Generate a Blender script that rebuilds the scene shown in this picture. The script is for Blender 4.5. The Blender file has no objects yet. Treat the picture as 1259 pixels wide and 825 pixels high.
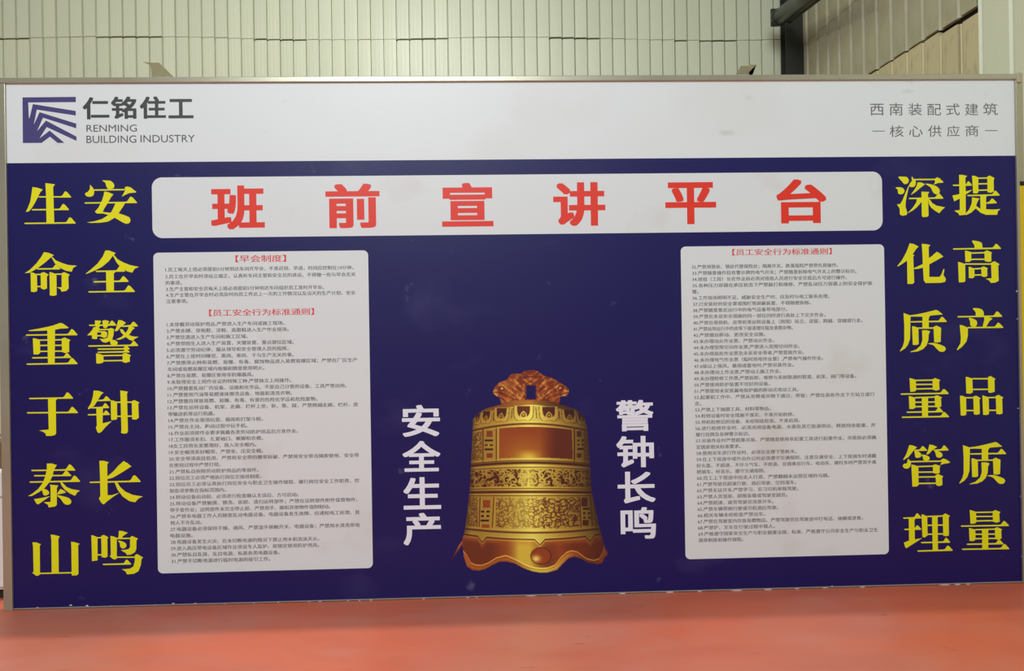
import bpy, math, random
import numpy as np
from mathutils import Matrix, Vector
from mathutils.geometry import tessellate_polygon

random.seed(7)
rng = np.random.default_rng(7)
S = bpy.context.scene
C = S.collection

# ------------------------------------------------------------------ camera
CAM = np.array([-0.2090755565660666, -4.050447614462618, 1.3644285692724025])
YAW, PITCH, ROLL, F = 0.03447323817819127, 0.0012065403124179698, -0.015411881160313846, 950.0
BW, BH = 5.2941288721315125, 2.7          # printed face of the board, metres
_fw = np.array([math.sin(YAW)*math.cos(PITCH), math.cos(YAW)*math.cos(PITCH), math.sin(PITCH)])
_r = np.array([math.cos(YAW), -math.sin(YAW), 0.0]); _u = np.cross(_r, _fw)
RIGHT = _r*math.cos(ROLL) + _u*math.sin(ROLL); UP = -_r*math.sin(ROLL) + _u*math.cos(ROLL); FWD = _fw
cd = bpy.data.cameras.new('camera'); cam = bpy.data.objects.new('camera', cd); C.objects.link(cam)
cd.sensor_fit = 'HORIZONTAL'; cd.sensor_width = 36; cd.lens = F*36/1259; cd.clip_start = 0.05; cd.clip_end = 200
cam.matrix_world = Matrix(((RIGHT[0], UP[0], -FWD[0], CAM[0]), (RIGHT[1], UP[1], -FWD[1], CAM[1]),
                           (RIGHT[2], UP[2], -FWD[2], CAM[2]), (0, 0, 0, 1)))
S.camera = cam

# ------------------------------------------------------------------ light
S.view_settings.view_transform = 'Standard'; S.view_settings.look = 'None'
S.view_settings.gamma = 1; S.view_settings.use_curve_mapping = False
S.view_settings.exposure = 0.0
w = bpy.data.worlds.new('hall_light'); S.world = w; w.use_nodes = True
w.node_tree.nodes['Background'].inputs[0].default_value = (0.88, 1.0, 0.92, 1)
w.node_tree.nodes['Background'].inputs[1].default_value = 0.26

def lamp(name, loc, target, size, watts, col=(1, 0.97, 0.9)):
    l = bpy.data.lights.new(name, 'AREA'); l.shape = 'DISK'; l.size = size; l.energy = watts; l.color = col
    o = bpy.data.objects.new(name, l); C.objects.link(o); o.location = loc
    o.rotation_euler = (Vector(target) - Vector(loc)).to_track_quat('-Z', 'Y').to_euler()
    return o
lamp('hall_lamp', (-1.7, 0.44, 6.0), (-1.7, -0.6, 0), 0.12, 150, (1, 0.98, 0.90))
lamp('hall_lamp', (-1.5, -8.0, 6.8), (-0.4, 0, 1.4), 4.0, 590, (0.94, 1, 1.02))
lamp('hall_lamp', (-1.8, 1.6, 7.0), (-1.8, 4.2, 4.2), 3.0, 43, (1, 0.99, 0.93))

# ------------------------------------------------------------------ projection helpers (photograph px -> planes of the place)
def rays(px, py):
    px = np.asarray(px, float); py = np.asarray(py, float)
    return FWD + RIGHT*((px-629.5)/F)[..., None] - UP*((py-412.5)/F)[..., None]
def on_y(px, py, Y=0.0):
    d = rays(px, py); t = (Y-CAM[1])/d[..., 1]
    return CAM + d*t[..., None]
def bxz(px, py):                       # point on the face of the board
    p = on_y(px, py); return p[..., 0], p[..., 2]
def on_plane(px, py, P, n):
    d = rays(px, py); n = np.asarray(n, float)
    t = ((np.asarray(P)-CAM)@n)/(d@n)
    return CAM + d*t

# ------------------------------------------------------------------ materials
def lin(c): 
    c = np.asarray(c, float)/255.0
    return np.where(c <= 0.04045, c/12.92, ((c+0.055)/1.055)**2.4)
def L4(c): v = lin(c); return (float(v[0]), float(v[1]), float(v[2]), 1.0)
def mat(name, rgb, rough=0.5, metal=0.0, spec=0.5):
    m = bpy.data.materials.new(name); m.use_nodes = True
    b = m.node_tree.nodes['Principled BSDF']
    b.inputs['Base Color'].default_value = L4(rgb); b.inputs['Roughness'].default_value = rough
    b.inputs['Metallic'].default_value = metal; b.inputs['Specular IOR Level'].default_value = spec
    return m
def nd(m, t, **kw):
    n = m.node_tree.nodes.new(t)
    for k, v in kw.items(): setattr(n, k, v)
    return n
def noise_mix(m, rgb2, scale, lo, hi, detail=6, stretch=(1, 1, 1), amount=1.0, prev=None):
    """mix the base colour towards rgb2 where a noise lies between lo and hi"""
    nt = m.node_tree; b = nt.nodes['Principled BSDF']
    tc = nd(m, 'ShaderNodeTexCoord'); mp = nd(m, 'ShaderNodeMapping'); mp.inputs['Scale'].default_value = stretch
    mp.inputs['Location'].default_value = (random.random()*9, random.random()*9, random.random()*9)
    no = nd(m, 'ShaderNodeTexNoise'); no.inputs['Scale'].default_value = scale; no.inputs['Detail'].default_value = detail
    mr = nd(m, 'ShaderNodeMapRange'); mr.inputs[1].default_value = lo; mr.inputs[2].default_value = hi; mr.inputs[4].default_value = amount
    mx = nd(m, 'ShaderNodeMix', data_type='RGBA')
    nt.links.new(tc.outputs['Object'], mp.inputs[0]); nt.links.new(mp.outputs[0], no.inputs['Vector'])
    nt.links.new(no.outputs[0], mr.inputs[0]); nt.links.new(mr.outputs[0], mx.inputs[0])
    src = b.inputs['Base Color']
    if src.is_linked: nt.links.new(src.links[0].from_socket, mx.inputs[6])
    else: mx.inputs[6].default_value = src.default_value[:]
    mx.inputs[7].default_value = L4(rgb2)
    nt.links.new(mx.outputs[2], src)
    return mx
def bump(m, scale, strength, dist=0.002, stretch=(1, 1, 1), detail=4):
    nt = m.node_tree; b = nt.nodes['Principled BSDF']
    tc = nd(m, 'ShaderNodeTexCoord'); mp = nd(m, 'ShaderNodeMapping'); mp.inputs['Scale'].default_value = stretch
    no = nd(m, 'ShaderNodeTexNoise'); no.inputs['Scale'].default_value = scale; no.inputs['Detail'].default_value = detail
    bp = nd(m, 'ShaderNodeBump'); bp.inputs['Strength'].default_value = strength; bp.inputs['Distance'].default_value = dist
    nt.links.new(tc.outputs['Object'], mp.inputs[0]); nt.links.new(mp.outputs[0], no.inputs['Vector'])
    nt.links.new(no.outputs[0], bp.inputs['Height']); nt.links.new(bp.outputs[0], b.inputs['Normal'])
def tint(m, amt):
    """small per-object variation in value"""
    nt = m.node_tree; b = nt.nodes['Principled BSDF']; src = b.inputs['Base Color']
    oi = nd(m, 'ShaderNodeObjectInfo'); hs = nd(m, 'ShaderNodeHueSaturation'); mr = nd(m, 'ShaderNodeMapRange')
    mr.inputs[3].default_value = 1-amt; mr.inputs[4].default_value = 1+amt
    nt.links.new(oi.outputs['Random'], mr.inputs[0]); nt.links.new(mr.outputs[0], hs.inputs['Value'])
    if src.is_linked: nt.links.new(src.links[0].from_socket, hs.inputs['Color'])
    else: hs.inputs['Color'].default_value = src.default_value[:]
    nt.links.new(hs.outputs[0], src)

VR = 0.42
M = {}
M['white'] = mat('white_vinyl', (218, 228, 232), VR); noise_mix(M['white'], (200, 198, 192), 1.6, 0.52, 0.8, amount=0.3); noise_mix(M['white'], (150, 146, 140), 5, 0.66, 0.8, stretch=(1, 1, 2), amount=0.5)
M['plate'] = mat('white_plate_vinyl', (216, 226, 230), VR); noise_mix(M['plate'], (196, 192, 184), 2.5, 0.58, 0.85, amount=0.7)
M['blue'] = mat('blue_vinyl', (18, 14, 88), VR, spec=0.35); noise_mix(M['blue'], (80, 80, 130), 2.2, 0.60, 0.85, stretch=(1, 1, 1.5), amount=0.3); noise_mix(M['blue'], (150, 150, 180), 7, 0.68, 0.8, detail=8, amount=0.4)
M['yellow'] = mat('yellow_print', (228, 230, 4), VR)
M['red'] = mat('red_print', (222, 50, 30), VR)
M['dimred'] = mat('small_red_print', (214, 66, 66), VR)
M['lettering'] = mat('white_print', (228, 236, 250), VR)
M['ink'] = mat('grey_ink', (84, 86, 88), VR)
M['darkink'] = mat('charcoal_ink', (60, 62, 64), VR)
M['thinink'] = mat('pale_grey_ink', (104, 106, 108), VR)
M['logo'] = mat('logo_blue_print', (66, 62, 122), VR); noise_mix(M['logo'], (110, 108, 130), 6, 0.6, 0.75, amount=0.7)
M['steel'] = mat('satin_steel', (172, 170, 150), 0.27, 0.5); noise_mix(M['steel'], (150, 146, 128), 3, 0.45, 0.7, stretch=(1, 1, 1), amount=0.35)
M['galv'] = mat('dull_steel', (140, 132, 100), 0.6, 0.2)
M['back'] = mat('grey_backing_board', (150, 148, 140), 0.7)
M['chip'] = mat('bare_white_edge', (205, 212, 220), 0.6)
M['wall'] = mat('cream_wall_sheet', (208, 214, 188), 0.36); noise_mix(M['wall'], (170, 160, 125), 1.2, 0.5, 0.8, amount=0.5); noise_mix(M['wall'], (120, 108, 80), 4, 0.66, 0.8, stretch=(3, 3, 0.5), amount=0.5)
bump(M['wall'], 60, 0.10, 0.002, stretch=(1, 1, 0.01)); tint(M['wall'], 0.035)
M['wall_low'] = mat('yellowed_wall_sheet', (196, 186, 146), 0.5); noise_mix(M['wall_low'], (140, 122, 84), 2.2, 0.48, 0.75, stretch=(2, 2, 0.6), amount=0.6); noise_mix(M['wall_low'], (90, 74, 48), 5, 0.62, 0.8, stretch=(2, 2, 0.8), amount=0.6); tint(M['wall_low'], 0.06)
M['wall_side'] = mat('grey_cream_wall_sheet', (178, 176, 146), 0.4); noise_mix(M['wall_side'], (150, 142, 118), 1.5, 0.48, 0.75, stretch=(1, 1, 0.6), amount=0.6); noise_mix(M['wall_side'], (104, 96, 70), 3, 0.55, 0.8, detail=9, stretch=(1, 1, 0.8), amount=0.6); noise_mix(M['wall_side'], (196, 196, 176), 2.6, 0.56, 0.75, amount=0.5)
bump(M['wall_side'], 3.5, 0.5, 0.03, stretch=(1, 1, 1)); tint(M['wall_side'], 0.03)
M['gap'] = mat('dark_gap', (38, 34, 26), 0.9)
M['column'] = mat('dark_column_paint', (40, 42, 38), 0.6)
M['tube'] = mat('grey_green_tube_paint', (66, 70, 64), 0.35)
M['post_yellow'] = mat('yellow_post_paint', (222, 190, 20), 0.35)
M['post_tan'] = mat('tan_post_paint', (166, 162, 134), 0.5)
M['carton'] = mat('brown_carton', (120, 88, 60), 0.8)
M['cabinet'] = mat('white_cabinet_paint', (226, 230, 228), 0.35)
fl = M['floor'] = mat('red_floor_paint', (214, 106, 76), 0.42)
noise_mix(fl, (196, 124, 108), 0.9, 0.42, 0.7, stretch=(1, 1.6, 1), amount=0.9)
noise_mix(fl, (184, 84, 62), 2.0, 0.48, 0.8, stretch=(1, 2.0, 1), amount=0.45)
noise_mix(fl, (206, 140, 120), 1.7, 0.58, 0.8, stretch=(1, 2.5, 1), amount=0.4)
noise_mix(fl, (120, 56, 42), 9, 0.68, 0.8, stretch=(1, 3, 1), amount=0.5)
bump(fl, 14, 0.15, 0.002)
nt = M['bell'] = bpy.data.materials.new('bell_print'); nt.use_nodes = True
_b = nt.node_tree.nodes['Principled BSDF']; _b.inputs['Roughness'].default_value = VR
_a = nt.node_tree.nodes.new('ShaderNodeAttribute'); _a.attribute_name = 'print'
nt.node_tree.links.new(_a.outputs['Color'], _b.inputs['Base Color'])

# ------------------------------------------------------------------ object helpers
def link(name, me, m=None, parent=None):
    o = bpy.data.objects.new(name, me); C.objects.link(o)
    if m is not None and me is not None and not me.materials: me.materials.append(m)
    if parent is not None: o.parent = parent
    return o
def mesh(name, vs, fs):
    me = bpy.data.meshes.new(name); me.from_pydata([tuple(map(float, v)) for v in vs], [], fs); me.update(); return me
def empty(name, loc=(0, 0, 0)):
    o = bpy.data.objects.new(name, None); C.objects.link(o); o.location = loc; o.empty_display_size = 0.1; return o
def tag(o, label=None, cat=None, group=None, kind=None):
    for k, v in (('label', label), ('category', cat), ('group', group), ('kind', kind)):
        if v: o[k] = v
    return o
class MB:
    def __init__(s): s.v = []; s.f = []
    def box(s, x0, x1, y0, y1, z0, z1):
        n = len(s.v)
        s.v += [(x0,y0,z0),(x1,y0,z0),(x1,y1,z0),(x0,y1,z0),(x0,y0,z1),(x1,y0,z1),(x1,y1,z1),(x0,y1,z1)]
        s.f += [tuple(n+i for i in q) for q in ((0,3,2,1),(4,5,6,7),(0,1,5,4),(1,2,6,5),(2,3,7,6),(3,0,4,7))]
        return s
    def tube(s, a, b, r, n=20):
        a = Vector(a); b = Vector(b); d = (b-a).normalized(); p = d.orthogonal().normalized(); q = d.cross(p)
        k = len(s.v)
        for c in (a, b):
            for i in range(n):
                t = 2*math.pi*i/n; s.v.append(tuple(c + (p*math.cos(t)+q*math.sin(t))*r))
        for i in range(n):
            j = (i+1) % n; s.f.append((k+i, k+j, k+n+j, k+n+i))
        s.f.append(tuple(k+i for i in reversed(range(n)))); s.f.append(tuple(k+n+i for i in range(n)))
        return s
    def prism(s, poly, y0, y1):            # polygon in (x, z), given counter-clockwise seen from the front
        k = len(s.v); n = len(poly)
        s.v += [(x, y0, z) for x, z in poly] + [(x, y1, z) for x, z in poly]
        for t in tessellate_polygon([[Vector((x, z, 0)) for x, z in poly]]):
            s.f.append(tuple(k+i for i in t)); s.f.append(tuple(k+n+i for i in reversed(t)))
        for i in range(n):
            j = (i+1) % n; s.f.append((k+i, k+n+i, k+n+j, k+j))
        return s
    def build(s, name, m, parent=None, bevel=0):
        me = mesh(name, s.v, s.f)
        import bmesh
        bm = bmesh.new(); bm.from_mesh(me); bmesh.ops.recalc_face_normals(bm, faces=bm.faces)
        if bevel: bmesh.ops.bevel(bm, geom=[e for e in bm.edges], offset=bevel, segments=2, affect='EDGES', profile=0.5)
        bm.to_mesh(me); bm.free()
        return link(name, me, m, parent)

# ------------------------------------------------------------------ floor and walls
MB().box(-10, 9, -9, 9, -0.2, 0).build('floor', M['floor'])
tag(bpy.data.objects['floor'], kind='structure')

A3 = math.radians(2.99)
A1 = math.radians(0.57)
B1 = np.array([-math.cos(A1), -math.sin(A1), 0.0])      # along the back wall, from the corner to the left
B2 = np.array([math.sin(A1), -math.cos(A1), 0.0])       # out of the back wall, towards the camera
E1 = np.array([-math.cos(A3), -math.sin(A3), 0.0])      # out of the side wall, into the hall
E2 = np.array([math.sin(A3), -math.cos(A3), 0.0])       # along the side wall, from the corner towards the camera
_p = CAM + FWD*8.3
CORNER = on_plane(986, 400, _p, B2); CORNER[2] = 0
def wall_s(px, py):                                      # (distance from corner, height) on the side wall
    p = on_plane(px, py, CORNER, E1) - CORNER; return float(p@E2), float(p[2])
def wall_b(px, py):
    p = on_plane(px, py, CORNER, B2) - CORNER; return float(p@B1), float(p[2])

def sheet_mesh(name, p, z0, z1, groove, depth, slope):
    """one pitch of ribbed sheet; local x along wall, -y towards the room"""
    prof = [(0, 0), (groove*0.35, depth), (groove*0.7, depth), (groove, -0.001), (p*0.36, -slope*0.5), (p*0.38, -slope*0.5+0.0005), (p*0.40, -slope*0.5),
            (p*0.67, -slope*0.8), (p*0.69, -slope*0.8+0.0005), (p*0.71, -slope*0.8), (p, -slope)]
    v = []; f = []
    for x, y in prof: v += [(x, y, z0), (x, y, z1)]
    for i in range(len(prof)-1): f.append((2*i, 2*i+2, 2*i+3, 2*i+1))
    n = len(v)
    for x, y in ((p, 0.03), (0, 0.03)): v += [(x, y, z0), (x, y, z1)]
    k = len(prof)-1
    f += [(2*k, n, n+1, 2*k+1), (n, n+2, n+3, n+1), (n+2, 0, 1, n+3)]
    f += [tuple([2*i for i in range(len(prof))][::-1] + [n+2, n]), tuple([2*i+1 for i in range(len(prof))] + [n+1, n+3])]
    return mesh(name, v, f)
WT = 7.2
# back wall: local x runs left -> right, so origin is at the far left
PB = 0.1363
NB = 90
zs = [wall_b(px, 47+0.0*px)[1] for px in (20, 300, 480)]
ZSEAM = sum(zs)/3
Lb = NB*PB
ob = CORNER + B1*Lb
mb = Matrix(((-B1[0], -B2[0], 0, ob[0]), (-B1[1], -B2[1], 0, ob[1]), (0, 0, 1, 0), (0, 0, 0, 1)))
wb = MB().box(0, Lb, 0.035, 0.12, 0, WT).build('wall_back', M['gap']); wb.matrix_world = mb; tag(wb, kind='structure')
up = sheet_mesh('wall_sheet', PB, 0, WT-ZSEAM, 0.015, 0.022, 0.008)
lo = sheet_mesh('wall_sheet', PB, 0, ZSEAM, 0.015, 0.022, 0.008)
for i in range(NB):
    k = 0.5+0.5*math.sin(i*0.55)+random.uniform(-.3, .3)
    a = link('wall_sheet', up, M['wall'], wb); a.location = (i*PB, random.uniform(-.003, .003)-0.004, ZSEAM+0.016*math.sin(i*0.21)+random.uniform(0, .004))
    b_ = link('wall_sheet', lo, M['wall'], wb); b_.location = (i*PB, random.uniform(-.002, .002), -0.002+0.016*math.sin(i*0.21)-(0.012 if k > 0.55 else 0.0))
    a.rotation_euler = (0, 0, random.uniform(-.012, .012)); b_.rotation_euler = (0, 0, random.uniform(-.012, .012))
# side wall: local x runs from the corner towards the camera
s0, z0 = wall_s(1072, 88); s1, z1 = wall_s(1195, 13); ZS2 = (z0+z1)/2
sa, za = wall_s(1001, 43); sb_, zb = wall_s(1053, 2); ZS1 = (za+zb)/2
SEND = wall_s(1203, 60)[0]
PS = 0.215
NS = int(round(SEND/PS)); PS = SEND/NS
ms = Matrix(((E2[0], -E1[0], 0, CORNER[0]), (E2[1], -E1[1], 0, CORNER[1]), (0, 0, 1, 0), (0, 0, 0, 1)))
# room is on the E1 side: local -y must point along E1
Ls = 9.0
ws = MB().box(0, Ls, 0.035, 0.12, 0, WT).build('wall_right', M['gap']); ws.matrix_world = ms; tag(ws, kind='structure')
l2 = sheet_mesh('wall_sheet', PS, 0, ZS2, 0.03, 0.02, 0.008)
m2 = sheet_mesh('wall_sheet', PS, 0, ZS1-ZS2, 0.05, 0.02, 0.006)
u2 = sheet_mesh('wall_sheet', PS, 0, WT-ZS1, 0.05, 0.02, 0.006)
for i in range(NS):
    a = link('wall_sheet', l2, M['wall_low'], ws); a.location = (i*PS+(0.02 if i == NS-1 else 0), random.uniform(0, .004), -0.012-random.uniform(0, .012)-(0.03 if i >= NS-2 else 0))
    a = link('wall_sheet', m2, M['wall_side'], ws); a.location = (i*PS, -0.006, ZS2+random.uniform(-.004, .006))
    a = link('wall_sheet', u2, M['wall_side'], ws); a.location = (i*PS, -0.010, ZS1+random.uniform(-.003, .003))
fu = sheet_mesh('wall_sheet', 0.3, 0, WT, 0.05, 0.02, 0.006)
x = SEND+0.02
while x < Ls-0.3:
    a = link('wall_sheet', fu, M['wall'], ws); a.location = (x, -0.012, 0); x += 0.3

# ------------------------------------------------------------------ corner column and roof tubes
cl = on_plane(966, 60, CORNER+E2*0.16, E2); cr = on_plane(998, 60, CORNER+E2*0.16, E2)
wc = float(np.linalg.norm(cr-cl)); cm = (cl+cr)/2
col = empty('steel_column', (cm[0], cm[1], 0)); col.rotation_euler = (0, 0, A3)
tag(col, 'dark grey steel column standing in the corner of the cream walls', 'column')
HC = 6.6
MB().box(-wc/2, wc/2, -0.006, 0.006, 0, HC).build('front_flange', M['column'], col)
MB().box(-wc/2, wc/2, 0.112, 0.124, 0, HC).build('rear_flange', M['column'], col)
MB().box(-0.005, 0.005, 0.006, 0.112, 0, HC).build('web', M['column'], col)
def roof_tube(pa, pb, ya, yb, r, label, nm='roof_tube', plate=False, m=None):
    a = on_y(*pa, ya); b = on_y(*pb, yb); a = Vector(a); b = Vector(b)
    t = empty(nm, a); tag(t, label, 'tube', 'tubes running up from the corner')
    MB().tube((0, 0, 0), b-a, r, 28).build('tube', m or M['tube'], t)
    for p in t.children[0].data.polygons: p.use_smooth = len(p.vertices) == 4
    MB().tube((b-a)*-0.0, (b-a).normalized()*0.03, r*1.12, 28).build('end_collar', M['tube'], t)
    if plate: MB().box(-r*1.0, r*0.1, -0.01, 0.02, -r*1.1, r*1.1).build('end_plate', M['column'], t)
    return t
roof_tube((957.5, 21.5), (1032, -34), 3.85, 2.5, 0.080, 'thick grey green tube sloping up from the corner, the left one', plate=True)
roof_tube((969.5, 21.5), (1042, -35), 3.85, 2.5, 0.058, 'dark round tube sloping up in front of the column, the right one', m=M['column'])

# ------------------------------------------------------------------ things glimpsed beside the board
pr = on_y(1250, 300, 0.55); yl = on_y(1261.5, 300, 0.55)
ztop = on_y(1254, 92, 0.55)[2]; zcap = on_y(1256, 225, 0.55)[2]
px0 = float(on_y(1247.5, 150, 0.55)[0]); px1 = float(on_y(1255.5, 150, 0.55)[0])
post = empty('upright_post', ((px0+px1)/2, 0.55, 0)); tag(post, 'tan and yellow upright post standing behind the right end of the board', 'post')
hw = (px1-px0)/2
MB().box(-hw, hw, -0.02, 0.02, zcap, ztop).build('upper_tube', M['post_tan'], post, 0.003)
MB().box(-hw, hw+0.03, -0.03, 0.03, 0, zcap-0.02).build('lower_tube', M['post_yellow'], post, 0.004)
MB().box(-hw, hw+0.045, -0.034, 0.034, zcap-0.02, zcap+0.004).build('collar', M['gap'], post, 0.002)
MB().box(-0.09, 0.09, -0.09, 0.09, 0, 0.012).build('base_plate', M['gap'], post)

YC = 0.16
zc = float(on_y(2, 578, YC)[2]); xr = float(on_y(9, 650, YC)[0])
cab = empty('storage_cabinet', (xr-0.45, YC+0.27, 0)); tag(cab, 'white steel cabinet standing on the floor behind the left end of the board', 'cabinet')
zm = float(on_y(2, 613, YC)[2])
MB().box(-0.45, 0.45, -0.25, 0.25, 0.05, zc).build('body', M['cabinet'], cab, 0.006)
for sx in (-1, 1):
    d = MB().box(sx*0.225-0.22, sx*0.225+0.22, -0.268, -0.252, 0.07, zm-0.01).build('door', M['cabinet'], cab, 0.003)
    MB().box(sx*0.04-0.008, sx*0.04+0.008, -0.29, -0.268, zm*0.5, zm*0.5+0.12).build('handle', M['steel'], d)
MB().box(-0.445, 0.445, -0.268, -0.252, zm+0.01, zc-0.01).build('drawer', M['cabinet'], cab, 0.003)
MB().box(-0.43, 0.43, -0.23, 0.23, 0, 0.05).build('plinth', M['gap'], cab)
zt = float(on_y(2, 545, YC)[2])
box = empty('cardboard_box', (xr-0.36, YC+0.25, zc)); tag(box, 'brown cardboard box on top of the white cabinet', 'box')
MB().box(-0.3, 0.35, -0.2, 0.2, 0, zt-zc).build('body', M['carton'], box, 0.003)
MB().box(-0.3, 0.35, -0.03, 0.03, zt-zc, zt-zc+0.001).build('tape', M['post_tan'], box)

# ------------------------------------------------------------------ the notice board
board = empty('notice_board', (0, 0, 0))
tag(board, 'large blue and white printed notice board in a steel frame, standing on red floor', 'notice board')
HWB = BW/2
T = 0.045                                                    # rail width
Y_F, Y_P, Y_T, Y_U = 0.0, -0.0006, -0.0010, -0.0014           # field, plates, print, overprint
MB().box(-HWB, HWB, 0.001, 0.03, 0.004, BH).build('backing_panel', M['back'], board)
def rect(name, x0, x1, z0, z1, y, m, th=0.0005):
    return MB().box(x0, x1, y, y+th, z0, z1).build(name, m, board)
zh = (float(bxz(8, 201)[1])+float(bxz(1247, 191)[1]))/2
rect('blue_field', -HWB, HWB, 0.004, zh, Y_F, M['blue'], 0.001)
rect('white_header', -HWB, HWB, zh, BH, Y_F, M['white'], 0.001)
MB().box(-HWB-T, HWB+0.02, -0.012, 0.035, BH, BH+0.030).build('frame_rail', M['steel'], board, 0.004)
MB().box(-HWB-T, -HWB, -0.012, 0.035, 0, BH).build('frame_rail', M['steel'], board, 0.003)
MB().box(HWB, HWB+0.016, -0.012, 0.035, 0, BH).build('frame_rail', M['steel'], board, 0.003)
MB().box(HWB+0.006, HWB+0.036, -0.018, 0.04, BH-0.02, BH+0.036).build('corner_cap', M['post_tan'], board, 0.006)
# angle-iron braces behind, their ends showing over the top rail
def brace(pts, flag, y):
    P = [(float(on_y(a, b, y)[0]), float(on_y(a, b, y)[2])) for a, b in pts]
    zb_ = min(z for x, z in P)-0.06
    xs = [P[-1][0], P[-2][0]]
    P2 = P[:-2] + [(P[-2][0], zb_), (P[-1][0], zb_)]
    xc = sum(x for x, z in P)/len(P)
    mbx = MB().prism(P[:-2] + [P[-2], (P[-2][0], zb_), (P[-1][0], zb_), P[-1]], y, y+0.004)
    o = mbx.build('support_brace', M['galv'], board)
    Fp = [(float(on_y(a, b, y+0.05)[0]), float(on_y(a, b, y+0.05)[2])) for a, b in flag]
    g = MB().prism(Fp, y+0.05, y+0.054).build('brace_flange', M['galv'], o)
    m_ = MB(); w_ = 0.045
    a = Vector((xc, y+0.03, zb_+0.02)); b = Vector((xc, y+1.1, 0.0))
    n = len(m_.v); dy = 0.045
    m_.v += [tuple(a+Vector((-w_, 0, 0))), tuple(a+Vector((w_, 0, 0))), tuple(b+Vector((w_, 0, 0))), tuple(b+Vector((-w_, 0, 0))),
             tuple(a+Vector((-w_, 0.006, 0.0))), tuple(a+Vector((w_, 0.006, 0.0))), tuple(b+Vector((w_, 0.006, 0.0))), tuple(b+Vector((-w_, 0.006, 0.0)))]
    m_.f += [(0,1,2,3),(7,6,5,4),(0,4,5,1),(1,5,6,2),(2,6,7,3),(3,7,4,0)]
    m_.build('brace_leg', M['galv'], o)
brace([(213, 94), (195.5, 77), (186, 77), (190, 94)][::1], [(175.5, 76), (186, 77), (189, 93), (187, 93), (185, 80)][::-1], 0.045)
brace([(921, 88.5), (930, 79.5), (921, 79.5), (921, 86)][::1], [(905, 91), (921, 91), (921, 81), (911, 81)], 0.045)

def rrect(name, tl, tr, br, bl, rpx, m, y=Y_P):
    X = [bxz(*p)[0] for p in (tl, tr, br, bl)]; Z = [bxz(*p)[1] for p in (tl, tr, br, bl)]
    x0, x1 = (X[0]+X[3])/2, (X[1]+X[2])/2; z1, z0 = (Z[0]+Z[1])/2, (Z[2]+Z[3])/2
    r = rpx*BW/1240; P = []
    for cx, cz, a0 in ((x1-r, z0+r, -90), (x1-r, z1-r, 0), (x0+r, z1-r, 90), (x0+r, z0+r, 180)):
        for k in range(9):
            a = math.radians(a0+k*11.25); P.append((cx+r*math.cos(a), cz+r*math.sin(a)))
    o = MB().prism(P, y, y+0.0006).build(name, m, board); return o
title_plate = rrect('title_plate', (186.6, 218.4), (1084, 210.9), (1085.4, 282.6), (187.6, 293.4), 12, M['plate'])
left_panel = rrect('rules_panel', (187.6, 310.6), (452.4, 308.0), (458.6, 698.2), (195.2, 705.2), 6, M['plate'])
right_panel = rrect('rules_panel', (835.4, 303.6), (1085.2, 300.0), (1094.4, 681.2), (844.2, 687.6), 6, M['plate'])

# ---- lettering from the built-in font
fc = bpy.data.curves.new('lettering', 'FONT'); fo = bpy.data.objects.new('lettering', fc)
_cache = {}; _layers = {}      # stacked copies of an outline lie a hair apart
def glyph(s, bold, res):
    k = (s, bold, res)
    if k not in _cache:
        fc.body = s; fc.resolution_u = res
        me = bpy.data.meshes.new_from_object(fo)
        v = np.empty(len(me.vertices)*3, 'f'); me.vertices.foreach_get('co', v)
        v = v.reshape(-1, 3)[:, :2].astype(float); f = [tuple(p.vertices) for p in me.polygons]; bpy.data.meshes.remove(me)
        if bold > 0.02:                     # heavier weight: the outline spread sideways and up-down
            V = []; Fs = []
            for dx in (-1, -0.34, 0.34, 1):
                for dy in (-1, 0, 1):
                    n = sum(len(q) for q in V); V.append(v+np.array((dx*bold, dy*bold*0.8))); Fs += [tuple(n+i for i in t) for t in f]
            v = np.concatenate(V); f = Fs; _layers[k] = np.repeat(np.arange(12), len(V[0]))*2.5e-5
        elif bold > 0:
            n = len(v); f = f+[tuple(n+i for i in t) for t in f]; _layers[k] = np.repeat([0, 1], n)*2.5e-5
            v = np.concatenate([v-(bold, 0), v+(bold, 0)])
        _cache[k] = (v, f)
    return _cache[k]
def char(name, s, L, Tp, R, B, m, parent, bold=0.02, res=4, y=Y_T):
    """one character fitted to its box in the print (box given in photograph px on the board face)"""
    v, f = glyph(s, bold, res)
    cx, cy = (L+R)/2, (Tp+B)/2
    x0 = float(bxz(L, cy)[0]); x1 = float(bxz(R, cy)[0]); z1 = float(bxz(cx, Tp)[1]); z0 = float(bxz(cx, B)[1])
    a, b = v.min(0), v.max(0)
    X = x0+(v[:, 0]-a[0])/(b[0]-a[0])*(x1-x0)
    Z = z0+(v[:, 1]-a[1])/max(b[1]-a[1], 1e-6)*(z1-z0)
    Y = np.full_like(X, y)-_layers.get((s, bold, res), 0)
    return link(name, mesh(name, np.stack([X, Y, Z], 1), f), m, parent)
def line(name, s, px0, px1, py, m, parent, em=5.4, bold=0.013, res=2, y=Y_T):
    v, f = glyph(s, bold, res)
    x0, zc_ = bxz(px0, py); x1 = float(bxz(px1, py-(px1-px0)*0.018)[0]); x0 = float(x0)
    a, b = v[:, 0].min(), v[:, 0].max(); h = em*BW/1240
    X = x0+(v[:, 0]-a)/(b-a)*(x1-x0); Z = float(zc_)+(v[:, 1]-0.36)*h
    Y = np.full_like(X, y)-_layers.get((s, bold, res), 0)
    return link(name, mesh(name, np.stack([X, Y, Z], 1), f), m, parent)

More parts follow.
